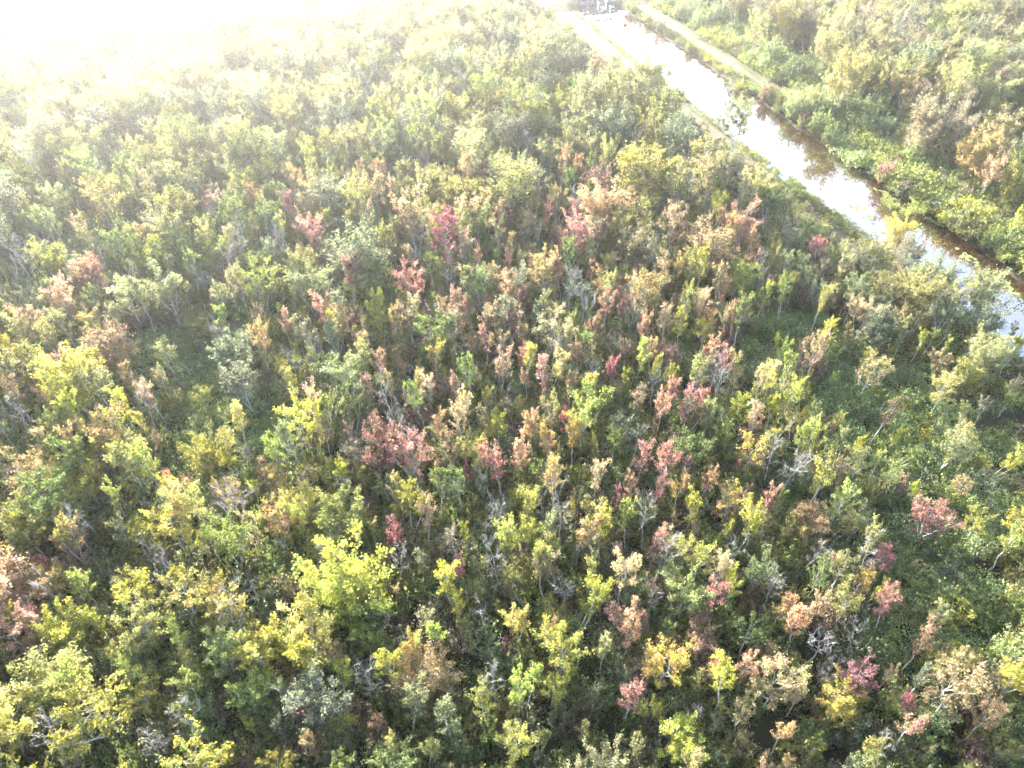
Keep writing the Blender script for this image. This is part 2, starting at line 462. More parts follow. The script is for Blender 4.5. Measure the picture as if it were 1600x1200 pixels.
# landmarks: (u, v of crown, colour, second colour or None, form, height, phrase that singles it out)
LM = [
 (728, 738, 'crimson', 'crimson', 'slim', 8.5, 'lone dark crimson tree'),
 (1112, 930, 'rose', 'coral', 'vase', 10, 'rose red tree on a pale stem'),
 (1388, 950, 'rose', 'tan', 'vase', 9.5, 'leaning rose tree in the green clearing'),
 (1040, 1035, 'yellow', 'orange', 'round', 11, 'golden tree on a crooked pale trunk'),
 (1165, 1045, 'coral', 'tan', 'vase', 9.5, 'coral tree beside the golden tree'),
 (1325, 1052, 'rose', 'plum', 'round', 8, 'rounded brick red tree'),
 (952, 785, 'plum', 'rose', 'vase', 9, 'plum purple tree'),
 (1025, 765, 'rose', 'tan', 'vase', 10, 'dusty pink tree near the plum tree'),
 (985, 762, 'orange', 'tan', 'slim', 9, 'small orange tree beside the plum tree'),
 (897, 682, 'orange', 'yellow', 'vase', 12, 'tall orange tree with a white stem'),
 (816, 710, 'orange', 'coral', 'slim', 12, 'tall slim orange tree'),
 (852, 695, 'tan', 'yellow', 'slim', 12, 'pink and yellow stemmed tree'),
 (828, 660, 'coral', 'orange', 'vase', 11, 'coral tree in the middle of the forest'),
 (888, 655, 'crimson', 'rose', 'slim', 9, 'small magenta red tree'),
 (1076, 632, 'rose', 'coral', 'vase', 10.5, 'brick rose tree by the clearing edge'),
 (822, 832, 'lime', 'yellow', 'vase', 11, 'vivid lime tree in mid forest'),
 (602, 838, 'crimson', 'rose', 'vase', 9, 'big crimson tree beside the white snag'),
 (476, 820, 'yellow', 'lime', 'vase', 10.5, 'long yellow leaning tree'),
 (300, 846, 'yellow', 'yellow', 'vase', 9, 'brightest yellow tree'),
 (192, 715, 'yellow', 'lime', 'vase', 10, 'spreading yellow tree by the shaded clearing'),
 (217, 660, 'yellow', 'pale', 'slim', 9.5, 'upright yellow tree by the shaded clearing'),
 (258, 745, 'orange', 'coral', 'slim', 6, 'small orange tree in the shaded clearing'),
 (395, 765, 'yellow', 'lime', 'slim', 7, 'short yellow tree in the shaded clearing'),
 (355, 690, 'pale', 'olive', 'round', 6, 'round straw-coloured tree in the shaded clearing'),
 (318, 627, 'yellow', 'olive', 'round', 6, 'yellow-topped tree in the shaded clearing'),
 (715, 948, 'lime', 'yellow', 'vase', 9.5, 'fresh lime tree near the bottom'),
 (808, 965, 'yellow', 'orange', 'vase', 10, 'gold tree near the bottom'),
 (640, 1020, 'orange', 'yellow', 'vase', 10, 'orange-green fan-shaped tree'),
 (660, 1070, 'tan', 'orange', 'broad', 8, 'wide copper-coloured tree'),
 (586, 1130, 'orange', 'tan', 'slim', 8, 'narrow copper tree near the bottom edge'),
 (612, 1168, 'lime', 'pale', 'slim', 9, 'pale lime tree at the bottom edge'),
 (666, 1172, 'pale', 'lime', 'slim', 9, 'whitish green tree at the bottom edge'),
 (800, 1165, 'yellow', 'pale', 'round', 9, 'pale gold tree at the bottom edge'),
 (862, 1088, 'yellow', 'pale', 'round', 7, 'low yellow tree above the bottom edge'),
 (1060, 1170, 'yellow', 'lime', 'round', 9, 'flat yellow tree at the bottom edge'),
 (1200, 1085, 'tan', 'pale', 'round', 10, 'large pinkish tree at the lower edge'),
 (1300, 1100, 'orange', 'yellow', 'round', 8.5, 'orange tree below the brick red tree'),
 (1440, 1010, 'orange', 'tan', 'vase', 10, 'amber tree with dead twigs on top'),
 (1270, 950, 'orange', 'tan', 'vase', 10, 'peach tree near the lower clearing'),
 (490, 1000, 'yellow', 'pale', 'round', 11, 'wide gold tree with a white trunk'),
 (232, 988, 'lime', 'pale', 'round', 10, 'pale lime dome-shaped tree'),
 (100, 1060, 'pale', 'olive', 'broad', 10, 'big straw-coloured tree in the lower corner'),
 (345, 960, 'yellow', 'orange', 'round', 10, 'mustard tree in the lower corner'),
 (30, 1010, 'tan', 'rose', 'round', 10, 'pale pink tree at the picture edge'),
 (120, 850, 'tan', 'yellow', 'vase', 11, 'peach tree with long pale trunk'),
 (500, 372, 'rose', 'coral', 'round', 11, 'big rose pink tree'),
 (681, 365, 'lime', 'yellow', 'round', 10.5, 'bright lime round tree'),
 (637, 452, 'rose', 'coral', 'round', 11, 'raspberry red round tree'),
 (640, 492, 'tan', 'pale', 'vase', 11, 'whitish pink tree below the raspberry tree'),
 (590, 478, 'yellow', 'lime', 'vase', 12, 'yellow tree on a long bent stem'),
 (488, 458, 'lime', 'grey', 'round', 12, 'minty green tree'),
 (520, 512, 'pale', 'orange', 'vase', 12, 'straw tree with twin white stems'),
 (763, 478, 'coral', 'coral', 'slim', 9, 'tiny vivid coral tree'),
 (95, 575, 'crimson', 'rose', 'slim', 9, 'red tree far to the side'),
 (148, 438, 'rose', 'orange', 'round', 11, 'pink-and-yellow tree by the glare'),
 (445, 508, 'coral', 'tan', 'slim', 10, 'narrow coral tree'),
 (700, 410, 'rose', 'tan', 'round', 11, 'dull rose tree in the upper forest'),
 (1282, 466, 'lime', 'yellow', 'shrub', 4.5, 'vivid lime bush near the canal'),
 (1408, 372, 'pale', 'yellow', 'broad', 9.5, 'feathery straw tree overhanging the canal'),
 (1155, 200, 'grey', 'green', 'round', 13, 'dark tree against the bright water'),
 (1277, 397, 'plum', 'rose', 'round', 9, 'wine-coloured tree near the canal'),
 (1440, 470, 'pale', 'olive', 'broad', 10.5, 'broad straw tree on the near bank'),
 (1535, 465, 'pale', 'grey', 'broad', 11, 'widest tree on the near bank'),
 (1540, 560, 'grey', 'pale', 'broad', 10, 'wide grey-green tree below the near bank'),
 (1500, 760, 'tan', 'pale', 'round', 6, 'round tan tree in the green clearing'),
 (1412, 755, 'coral', 'coral', 'slim', 5, 'small coral tree in the green clearing'),
 (1435, 772, 'yellow', 'lime', 'slim', 6, 'yellow tree in the green clearing'),
 (1525, 822, 'yellow', 'lime', 'round', 7, 'gold-topped tree at the clearing edge'),
 (1500, 675, 'tan', 'yellow', 'vase', 8, 'apricot tree in the green clearing'),
 (1240, 622, 'pale', 'olive', 'round', 9, 'dome-shaped straw tree'),
 (1335, 820, 'pale', 'grey', 'round', 7.5, 'pale dome tree by the clearing'),
 (1210, 690, 'yellow', 'lime', 'slim', 8.5, 'yellow plume-shaped tree'),
 (1090, 575, 'lime', 'green', 'slim', 10, 'dark lime brush-shaped tree'),
 (1075, 470, 'lime', 'yellow', 'slim', 11, 'tall lime brush-shaped tree'),
 (1375, 880, 'plum', 'rose', 'round', 7, 'dull plum tree by the green clearing'),
 (1200, 785, 'rose', 'tan', 'vase', 10, 'faded rose tree with white stem'),
 (920, 165, 'pale', 'grey', 'round', 16, 'tall pale tree with a white trunk'),
 (665, 192, 'pale', 'lime', 'round', 16, 'tall rounded tree under the glare'),
 (1000, 140, 'grey', 'olive', 'broad', 15, 'massive grey-green tree near the track'),
 (850, 90, 'pale', 'grey', 'broad', 15, 'pale spreading tree in the upper forest'),
 (1180, 55, 'pale', 'lime', 'round', 12, 'tall pale tree beside the far track'),
 (1320, 130, 'pale', 'olive', 'broad', 14, 'huge pale tree across the canal'),
 (1262, 45, 'mauve', 'grey', 'broad', 12, 'mauve tree across the canal'),
 (1450, 205, 'tan', 'grey', 'broad', 13, 'rusty-topped tree across the canal'),
 (1475, 135, 'mauve', 'pale', 'broad', 12, 'dome of mauve leaves across the canal'),
 (1490, 30, 'pale', 'lime', 'broad', 14, 'pale green giant at the top edge'),
 (1540, 275, 'orange', 'tan', 'round', 10, 'orange tree across the canal'),
 (1590, 345, 'yellow', 'lime', 'slim', 9, 'narrow yellow tree on the far bank'),
 (1020, 935, 'bare', None, 'bare', 8, 'silvery twiggy snag'),
 (655, 748, 'bare', None, 'bare', 9, 'white snag in mid forest'),
 (770, 797, 'bare', None, 'bare', 8, 'twisted white snag'),
 (443, 852, 'bare', None, 'bare', 7, 'fan-shaped white snag'),
 (482, 755, 'bare', None, 'bare', 8, 'forked thin snag'),
 (295, 1112, 'bare', None, 'bare', 10, 'tall many-armed snag'),
 (878, 912, 'bare', None, 'bare', 9, 'sprawling snag near the lime tree'),
 (620, 868, 'bare', None, 'bare', 9, 'white snag beside the big crimson tree'),
 (1210, 915, 'bare', None, 'bare', 9, 'white forked snag'),
 (1292, 1050, 'bare', None, 'bare', 8, 'grey snag by the brick red tree'),
 (1380, 1172, 'bare', None, 'bare', 8, 'starry white snag at the bottom edge'),
 (445, 685, 'bare', None, 'bare', 7, 'low leaning snag'),
 (1265, 862, 'bare', None, 'bare', 8, 'white snag beside the plum tree'),
 (30, 765, 'bare', None, 'bare', 10, 'pale snag at the picture edge'),
 (1340, 985, 'bare', None, 'bare', 8, 'crooked snag by the green clearing'),
 (690, 490, 'bare', None, 'bare', 11, 'slender white snag in the upper forest'),
 (915, 480, 'bare', None, 'bare', 11, 'straight white snag in the upper forest'),
]

# clearings with only low cover: photo position (u, v) and radius in metres
CLEAR = [(at(u, v, 1), r) for u, v, r in [
    (250, 545, 5), (300, 590, 5), (330, 660, 5), (385, 640, 4.5), (420, 700, 4.5), (300, 720, 3.5), (350, 770, 3),
    (1150, 590, 4.5), (1190, 560, 4), (1370, 620, 7), (1310, 640, 4.5), (1430, 640, 6), (1390, 700, 6), (1450, 720, 5.5), (1480, 800, 4.5), (1420, 840, 4.5), (1460, 890, 5),
    (1420, 930, 4.5), (1500, 930, 4.5), (1380, 1010, 3), (1500, 1010, 3.5), (1550, 700, 4), (1580, 800, 4), (1270, 520, 4.5), (1230, 510, 4),
    (1130, 60, 9), (1180, 130, 6), (1250, 95, 6), (1360, 235, 7), (1310, 200, 4.5), (1420, 320, 4), (1250, 15, 9)]]

# ------------------------------------------------------------------ scatter the forest
BX, BY = 170, 285


def in_scope(x, y, m=60):
    u, v, d = pix(x, y, 6.0)
    ok = (u > -150 - m * 3) & (u < 1600 + 120 + m) & (v > -130) & (v < 1200 + 160) & (d > 5)
    return ok


TS = 0.52             # stature of the stand: young, low swamp trees
trees = []           # dicts: x, y, h, form, col, col2, phrase
for u, v, c1, c2, form, h, phrase in LM:
    h = h * ((.62 if v > 260 else .75) if cs(*at(u, v, 6))[0] < 98 else .78) if form != 'shrub' else h * .7
    if form == 'bare': h *= 1.2
    zc = h * (.74 if form in ('slim', 'vase', 'bare') else .62) + .6
    if form == 'shrub': zc = 1.9
    p = at(u, v, zc)
    trees.append(dict(x=p[0], y=p[1], h=h, form=form, c1=c1, c2=c2 or c1, phrase=phrase))


def near_c(c, s):
    """forest (-1: not allowed)"""
    if c < 60: return 0
    if c < 81.5: return 1
    if c < 108: return -1
    return 2


lmx = np.array([(t['x'], t['y']) for t in trees])
clx = np.array([c[0] for c in CLEAR]); clr = np.array([c[1] for c in CLEAR])
pts = np.empty((0, 2)); rad = np.empty(0)
pts = lmx.copy(); rad = np.array([{'broad': 2.2, 'round': 1.4}.get(t['form'], 1.0) for t in trees])
cand = rng.uniform((-BX, 8), (BX, BY), (70000, 2))
keep = in_scope(cand[:, 0], cand[:, 1])
cand = cand[keep]
P_, R_ = list(map(tuple, pts)), list(rad)
grid = {}
GS = 8.0


def put(x, y, r_):
    grid.setdefault((int(x // GS), int(y // GS)), []).append((x, y, r_))


for (x, y), r_ in zip(P_, R_): put(x, y, r_)
new = []
for x, y in cand:
    c, s = cs(x, y)
    zone = near_c(c, s)
    if zone < 0: continue
    if zone == 1 and s > 122 and c > 72.5 - 2.0 * math.sin(s * .11): continue         # mown verge and track
    if 213 < s < 232 and 66 < c < 114: continue
    if zone == 2 and c < (111 if s < 105 else 117) + 3 * math.sin(s * .13): continue
    dcl = np.hypot(clx[:, 0] - x, clx[:, 1] - y) - clr
    if dcl.min() < 0 and rng.uniform() > .035: continue
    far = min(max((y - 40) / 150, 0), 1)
    if zone == 2:
        form = rng.choice(['broad', 'round', 'vase'], p=[.62, .3, .08]); h = rng.uniform(7.5, 11.5); r_ = {'broad': 3.2, 'round': 2.3, 'vase': 1.6}[form]
        if form == 'broad': h *= .85
    elif zone == 0 and rng.uniform() < min(max((far - .22) / .3, 0), 1) * (.9 if x < -10 - .25 * y else .6):
        form = rng.choice(['broad', 'round', 'vase'], p=[.5, .4, .1]); h = rng.uniform(9, 14.5) * .7; r_ = {'broad': 2.7, 'round': 2.0, 'vase': 1.5}[form]
    elif (zone == 1 and s > 85) or far > .62:
        form = rng.choice(['broad', 'round', 'vase', 'slim'], p=[.28, .4, .17, .15]); h = rng.uniform(9, 15.5) * .66; r_ = {'broad': 2.6, 'round': 1.9, 'vase': 1.5, 'slim': 1.2}[form]
    elif zone == 1:
        form = rng.choice(['broad', 'round', 'vase', 'slim'], p=[.28, .34, .18, .2]); h = rng.uniform(7.5, 11.5) * TS; r_ = {'broad': 1.8, 'round': 1.4, 'vase': 1.2, 'slim': 1.0}[form]
    else:
        form = rng.choice(['broad', 'round', 'vase', 'slim'], p=[.03, .17, .38, .42]); h = (rng.uniform(5.0, 13.5) + 2 * far) * .6
        uu, vv_, _ = pix(x, y, 5)
        if uu < 700 - (vv_ - 700) * .3 and vv_ > 690: form = rng.choice(['broad', 'round', 'vase', 'slim'], p=[.14, .42, .3, .14])
        r_ = {'broad': 1.8, 'round': 1.3, 'vase': 1.12, 'slim': .92}[form]
    if zone == 1 and 52 < s < 72 and c > 74: form = str(rng.choice(['broad', 'round'])); h = rng.uniform(5.0, 6.5); r_ = {'broad': 2.0, 'round': 1.4}[form]
    if zone == 1:
        h = min(h, 9 if s < 72 else ((79.0 - c) * .55 + .6 if s < 122 else ((77.5 if s < 158 else 73.0) - c) * .75 + .8))
        if h < 4.5: form = str(rng.choice(['vase', 'round'])); r_ = 1.2
        if h < 2.6: continue
    gx, gy = int(x // GS), int(y // GS)
    bad = False
    for i in (-1, 0, 1):
        for j in (-1, 0, 1):
            for (px, py, pr) in grid.get((gx + i, gy + j), ()):
                if (px - x) ** 2 + (py - y) ** 2 < ((pr + r_) * .88) ** 2:
                    bad = True; break
            if bad: break
        if bad: break
    if bad: continue
    put(x, y, r_)
    u, v, d = pix(x, y, h * .7)
    red = .95 * math.exp(-((u - 860) / 320) ** 2 - ((v - 560) / 230) ** 2) + .5 * math.exp(-((u - 1250) / 330) ** 2 - ((v - 1030) / 200) ** 2) + .22 * math.exp(-((u - 80) / 200) ** 2 - ((v - 850) / 330) ** 2) + .09
    red *= .55 + .9 * (.5 + .5 * math.sin(x * .23 + 1.7 * math.sin(y * .11)) * math.sin(y * .19 + 1.3 * math.sin(x * .13)))
    yel = .75 * math.exp(-((u - 250) / 420) ** 2 - ((v - 980) / 260) ** 2) + .35 * math.exp(-((u - 1250) / 330) ** 2 - ((v - 620) / 260) ** 2) + (.2 if v > 560 else .1)
    if zone == 2:
        pal = dict(pale=.32, mauve=.2, grey=.26, olive=.13, lime=.04, tan=.03, orange=.02)
    elif zone == 1 and s > 60:
        pal = dict(grey=.34, green=.18, pale=.22, olive=.16, mauve=.06, plum=.04)
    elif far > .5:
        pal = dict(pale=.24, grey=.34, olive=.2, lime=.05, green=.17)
    else:
        rd = min(red * .8, .56); ye = min(yel, .75) * (1 - rd)
        rest = max(0, 1 - rd - ye)
        pal = dict(tan=rd * .38, orange=rd * .17, coral=rd * .13, rose=rd * .11, plum=rd * .18, crimson=rd * .03,
                   yellow=ye * .55, lime=ye * .45, green=rest * .34, olive=rest * .27, pale=rest * .15, grey=rest * .24)
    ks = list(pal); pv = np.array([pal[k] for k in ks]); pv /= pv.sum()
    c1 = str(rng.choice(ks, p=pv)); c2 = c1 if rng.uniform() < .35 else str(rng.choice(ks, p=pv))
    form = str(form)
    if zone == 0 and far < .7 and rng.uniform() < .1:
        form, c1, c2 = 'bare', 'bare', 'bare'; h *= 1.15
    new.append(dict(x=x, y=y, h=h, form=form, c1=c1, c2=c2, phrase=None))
trees += new

# shrubs: dense on both banks, scattered in the clearings
shr = []
for s in np.arange(-10, 212, 1.0):
    nearer = s < 138
    for k in range(4 if nearer else 1):
        q = rng.uniform(0, 1); c = C_RIGHT + .7 + q * (11.0 if nearer else 1.8)
        x, y = xy(c, s + rng.uniform(-.6, .6))
        if in_scope(x, y, 0): shr.append((x, y, (rng.uniform(.6, 1.0) if q > .1 else .6) * ((1.25 if s < 105 else 1) if nearer else .6) * (rng.uniform(1.1, 1.6) if s < 98 and q < .4 else 1), 'far bank of the canal'))
    if rng.uniform() < .8:
        c = C_LEFT - rng.uniform(.2, 1.2)
        x, y = xy(c, s)
        if in_scope(x, y, 0): shr.append((x, y, rng.uniform(.25, .42) if s > 110 else rng.uniform(.4, .7), 'near bank of the canal'))
for s in np.arange(120, 214, 1.2):                          # hedge-like scrub beyond the far track
    for k in range(2):
        x, y = xy(107 + rng.uniform(0, 6), s)
        if in_scope(x, y, 0): shr.append((x, y, rng.uniform(.6, 1.3), 'scrub beyond the far track'))
for (cx, cyy), r_ in CLEAR:
    for k in range(max(3, int(r_ * 1.6))):
        a, q = rng.uniform(0, 6.28), r_ * math.sqrt(rng.uniform(0, 1))
        shr.append((cx + q * math.cos(a), cyy + q * math.sin(a), rng.uniform(.45, .95), 'clearing'))

# ------------------------------------------------------------------ build individuals: the 300 of each kind that show largest; the rest go into one woodland mass
for t in trees:
    u, v, d = pix(t['x'], t['y'], t['h'] * .7)
    t['u'], t['v'], t['d'] = float(u), float(v), float(d)
    t['vis'] = -40 < u < 1640 and -40 < v < 1260
    t['rot'] = rng.uniform(0, 6.28)
    t['k'] = int(rng.integers(0, len(PROTO[t['form']])))
    t['wide'] = rng.uniform(.9, 1.15) if t['form'] in ('round', 'broad', 'bare') else rng.uniform(.68, .95)
    a, b = np.array(TINT[t['c1']][0]) if t['c1'] != 'bare' else np.ones(3), np.array(TINT[t['c2']][0 if t['c2'] != t['c1'] else 1]) if t['c2'] != 'bare' else np.ones(3)
    br = rng.uniform(.78, 1.2)
    t['ta'], t['tb'] = a * br * rng.uniform(.92, 1.08, 3), b * br * rng.uniform(.92, 1.08, 3)

order = sorted((t for t in trees if t['vis']), key=lambda t: -(t['h'] / t['d']) if t['phrase'] is None else -9)
count = {}
single, mass = [], [t for t in trees if not t['vis']]
for t in order:
    k = 'shrub' if t['form'] == 'shrub' else KIND[t['c1']]
    if count.get(k, 0) > 280 and t['phrase'] is None:
        mass.append(t); continue
    count[k] = count.get(k, 0) + 1
    t['kind'] = k; single.append(t)

lms = [t for t in single if t['phrase']]
ORD = ['', 'second ', 'third ', 'fourth ', 'fifth ', 'sixth ', 'seventh ', 'eighth ', 'ninth ', 'tenth ', 'eleventh ', 'twelfth ', 'thirteenth ', 'fourteenth ', 'fifteenth ', 'sixteenth ',
       'seventeenth ', 'eighteenth ', 'nineteenth ', 'twentieth '] + ['twenty-' + q for q in ('first ', 'second ', 'third ', 'fourth ', 'fifth ', 'sixth ', 'seventh ', 'eighth ', 'ninth ')]


def relate(items, desc):
    """label each item by its look and where it stands from its closest landmark tree"""
    lu = np.array([(t['u'], t['v']) for t in lms]); sets = {}
    for t in items:
        dd = np.hypot(lu[:, 0] - t['u'], lu[:, 1] - t['v']); j = int(dd.argmin())
        du, dv = t['u'] - lu[j, 0], t['v'] - lu[j, 1]
        rel = ('behind' if dv < 0 else 'in front of') if abs(dv) > abs(du) else ('left of' if du < 0 else 'right of')
        sets.setdefault((desc(t), rel, j), []).append((dd[j], t))
    for (ds, rel, j), v in sets.items():
        v.sort(key=lambda q: q[0])
        for i, (_, t) in enumerate(v):
            o = '' if len(v) == 1 else (ORD[min(i, len(ORD) - 1)] if i else 'closest ')
            t['label'] = f'{o}{ds} {rel} the {lms[j]["phrase"]}'
            if len(t['label'].split()) > 16: t['label'] = t['label'].replace(' in front of the ', ' before the ')


def size_word(t):
    q = t['h']
    return 'low ' if q < 4.3 else ('tall ' if q > 6.6 else '')


relate([t for t in single if not t['phrase']], lambda t: (size_word(t) + FORM[t['form']] + ' ' + WORD[t['c1']] + ' tree') if t['form'] != 'bare' else size_word(t) + 'leafless grey tree')
for t in lms: t['label'] = t['phrase'] if len(t['phrase'].split()) > 3 else t['phrase'] + ' standing among leafy trees'

GROUP = {'bare_tree': 'bare dead trees standing among the leafy ones', 'shrub': 'shrubs along the banks and in the clearings'}


def plant(name, form, k, x, y, z, scale, rot, ta, tb, wide=1.0):
    wood, crown, H = PROTO[form][k]
    e = bpy.data.objects.new(name, None)
    e.empty_display_size = .5
    col.objects.link(e)
    e.location = (x, y, z)
    e.rotation_euler = (rng.normal(0, .035), rng.normal(0, .035), rot)
    e.scale = (scale * wide, scale * wide, scale)
    for nm, me in (('stems' if form == 'shrub' else 'trunk', wood), ('crown', crown)):
        o = bpy.data.objects.new(nm, me)
        col.objects.link(o)
        o.parent = e
        if nm == 'crown' and form != 'bare':
            o['tint'] = [float(q) for q in ta]; o['tint_b'] = [float(q) for q in tb]
    return e


def tscale(t):
    H = PROTO[t['form']][t['k']][2]
    f = t['h'] / H
    return f, (t['wide'] if t['h'] < 8 or t['form'] == 'broad' else t['wide'] * .95)


for t in single:
    f, wd_ = tscale(t)
    e = plant(t['kind'], t['form'], t['k'], t['x'], t['y'], .55, f, t['rot'], t['ta'], t['tb'], wd_)
    tag(e, t['label'], 'shrub' if t['kind'] == 'shrub' else 'tree', GROUP.get(t['kind'], t['kind'].replace('_', ' ').replace(' leaved', '-leaved') + 's of the swamp forest'))

SH_COL = [('lime', .52), ('green', .16), ('yellow', .12), ('olive', .14), ('grey', .06)]
sh_items, sh_mass = [], []
for x, y, sc, where in shr:
    c1 = str(rng.choice([q[0] for q in SH_COL], p=[q[1] for q in SH_COL]))
    if where == 'clearing' and rng.uniform() < .45: c1 = 'grey' if rng.uniform() < .5 else 'green'
    u, v, d = pix(x, y, 1.5)
    t = dict(x=x, y=y, h=2.4 * sc, form='shrub', c1=c1, u=float(u), v=float(v), d=float(d), sc=sc, where=where)
    br = rng.uniform(.9, 1.25)
    t['ta'], t['tb'] = np.array(TINT[c1][0]) * br, np.array(TINT[c1][1]) * br
    t['k'] = int(rng.integers(0, 6)); t['rot'] = rng.uniform(0, 6.28)
    (sh_items if -20 < u < 1620 and -20 < v < 1220 else sh_mass).append(t)
sh_items.sort(key=lambda t: -t['sc'] / t['d'])
sh_mass += sh_items[240:]
sh_items = sh_items[:240]
relate(sh_items, lambda t: ('small ' if t['sc'] < .6 else ('large ' if t['sc'] > .9 else '')) + WORD[t['c1']] + (' shrub' if t['where'] != 'clearing' else ' clearing shrub'))
for t in sh_items:
    e = plant('shrub', 'shrub', t['k'], t['x'], t['y'], .45, t['sc'], t['rot'], t['ta'], t['tb'], 1.15)
    tag(e, t['label'], 'shrub', GROUP['shrub'])

# ------------------------------------------------------------------ masses nobody could count: instanced on points in one object each
def proto_obj(name, meshes):
    """an unlinked source object; wood and leaves joined into one mesh"""
    if len(meshes) == 1:
        return bpy.data.objects.new(name, meshes[0])
    vs_, ls_, cvs, lvs, mi, off = [], [], [], [], [], 0
    starts = []; tot = 0; loops = []
    mats = []
    for m in meshes:
        nv, nl, npo = len(m.vertices), len(m.loops), len(m.polygons)
        co = np.empty(nv * 3); m.vertices.foreach_get('co', co); vs_.append(co)
        vi = np.empty(nl, int); m.loops.foreach_get('vertex_index', vi); loops.append(vi + off)
        st = np.empty(npo, int); m.polygons.foreach_get('loop_start', st); starts.append(st + tot)
        for key, acc in (('cv', cvs), ('lv', lvs)):
            a = np.full(npo, .5)
            if key in m.attributes: m.attributes[key].data.foreach_get('value', a)
            acc.append(a)
        mi.append(np.full(npo, len(mats))); mats.append(m.materials[0])
        off += nv; tot += nl
    me = bpy.data.meshes.new(name)
    me.vertices.add(off); me.loops.add(tot); me.polygons.add(sum(map(len, starts)))
    me.vertices.foreach_set('co', np.concatenate(vs_))
    me.loops.foreach_set('vertex_index', np.concatenate(loops))
    me.polygons.foreach_set('loop_start', np.concatenate(starts))
    me.polygons.foreach_set('material_index', np.concatenate(mi))
    for key, acc in (('cv', cvs), ('lv', lvs)):
        me.attributes.new(key, 'FLOAT', 'FACE').data.foreach_set('value', np.concatenate(acc))
    for m in mats: me.materials.append(m)
    me.update(); me.validate()
    return bpy.data.objects.new(name, me)


def scatter(name, sources, items, label, cat):
    """items: x, y, z, rot, sx, sz, source index, tint, tint_b"""
    me = bpy.data.meshes.new(name)
    n_ = len(items)
    me.vertices.add(n_)
    A = np.array([[i[0], i[1], i[2]] for i in items])
    me.vertices.foreach_set('co', A.ravel())
    def at_(nm, ty, vals, key='value'):
        a = me.attributes.new(nm, ty, 'POINT'); a.data.foreach_set(key, np.asarray(vals, np.float32 if ty != 'INT' else np.int32).ravel())
    at_('rot', 'FLOAT_VECTOR', [(0, 0, i[3]) for i in items], 'vector')
    at_('scl', 'FLOAT_VECTOR', [(i[4], i[4], i[5]) for i in items], 'vector')
    at_('idx', 'INT', [i[6] for i in items])
    at_('tint', 'FLOAT_COLOR', [(*i[7], 1) for i in items], 'color')
    at_('tint_b', 'FLOAT_COLOR', [(*i[8], 1) for i in items], 'color')
    o = obj(name, me)
    ng = bpy.data.node_groups.new(name + '_scatter', 'GeometryNodeTree')
    ng.interface.new_socket('Geometry', in_out='INPUT', socket_type='NodeSocketGeometry')
    ng.interface.new_socket('Geometry', in_out='OUTPUT', socket_type='NodeSocketGeometry')
    N, L = ng.nodes.new, ng.links.new
    gi, go = N('NodeGroupInput'), N('NodeGroupOutput')
    g2i = N('GeometryNodeGeometryToInstance')
    for so in reversed(sources):
        oi = N('GeometryNodeObjectInfo'); oi.inputs['Object'].default_value = so
        L(oi.outputs['Geometry'], g2i.inputs[0])
    ip = N('GeometryNodeInstanceOnPoints'); ip.inputs['Pick Instance'].default_value = True
    def named(nm, ty):
        q = N('GeometryNodeInputNamedAttribute'); q.data_type = ty; q.inputs['Name'].default_value = nm
        return q.outputs['Attribute']
    L(gi.outputs[0], ip.inputs['Points']); L(g2i.outputs[0], ip.inputs['Instance'])
    L(named('idx', 'INT'), ip.inputs['Instance Index'])
    er = N('FunctionNodeEulerToRotation'); L(named('rot', 'FLOAT_VECTOR'), er.inputs[0]); L(er.outputs[0], ip.inputs['Rotation'])
    L(named('scl', 'FLOAT_VECTOR'), ip.inputs['Scale'])
    L(ip.outputs[0], go.inputs[0])
    md = o.modifiers.new('scatter', 'NODES'); md.node_group = ng
    return tag(o, label, cat, kind='stuff')


src, where_ = [], {}
for form in ('slim', 'vase', 'round', 'broad', 'shrub', 'bare'):
    for k, (wood, crown, H) in enumerate(PROTO[form]):
        where_[form, k] = len(src)
        src.append(proto_obj('wood_source', [wood, crown]))
items = []
for t in mass:
    f, wd_ = tscale(t)
    items.append((t['x'], t['y'], .55, t['rot'], f * wd_, f, where_[t['form'], t['k']], t['ta'], t['tb']))
for t in sh_mass:
    items.append((t['x'], t['y'], .45, t['rot'], t['sc'] * 1.15, t['sc'], where_['shrub', t['k']], t['ta'], t['tb']))
scatter('woodland', src, items, 'distant mass of smaller trees and scrub filling the forest', 'woodland')

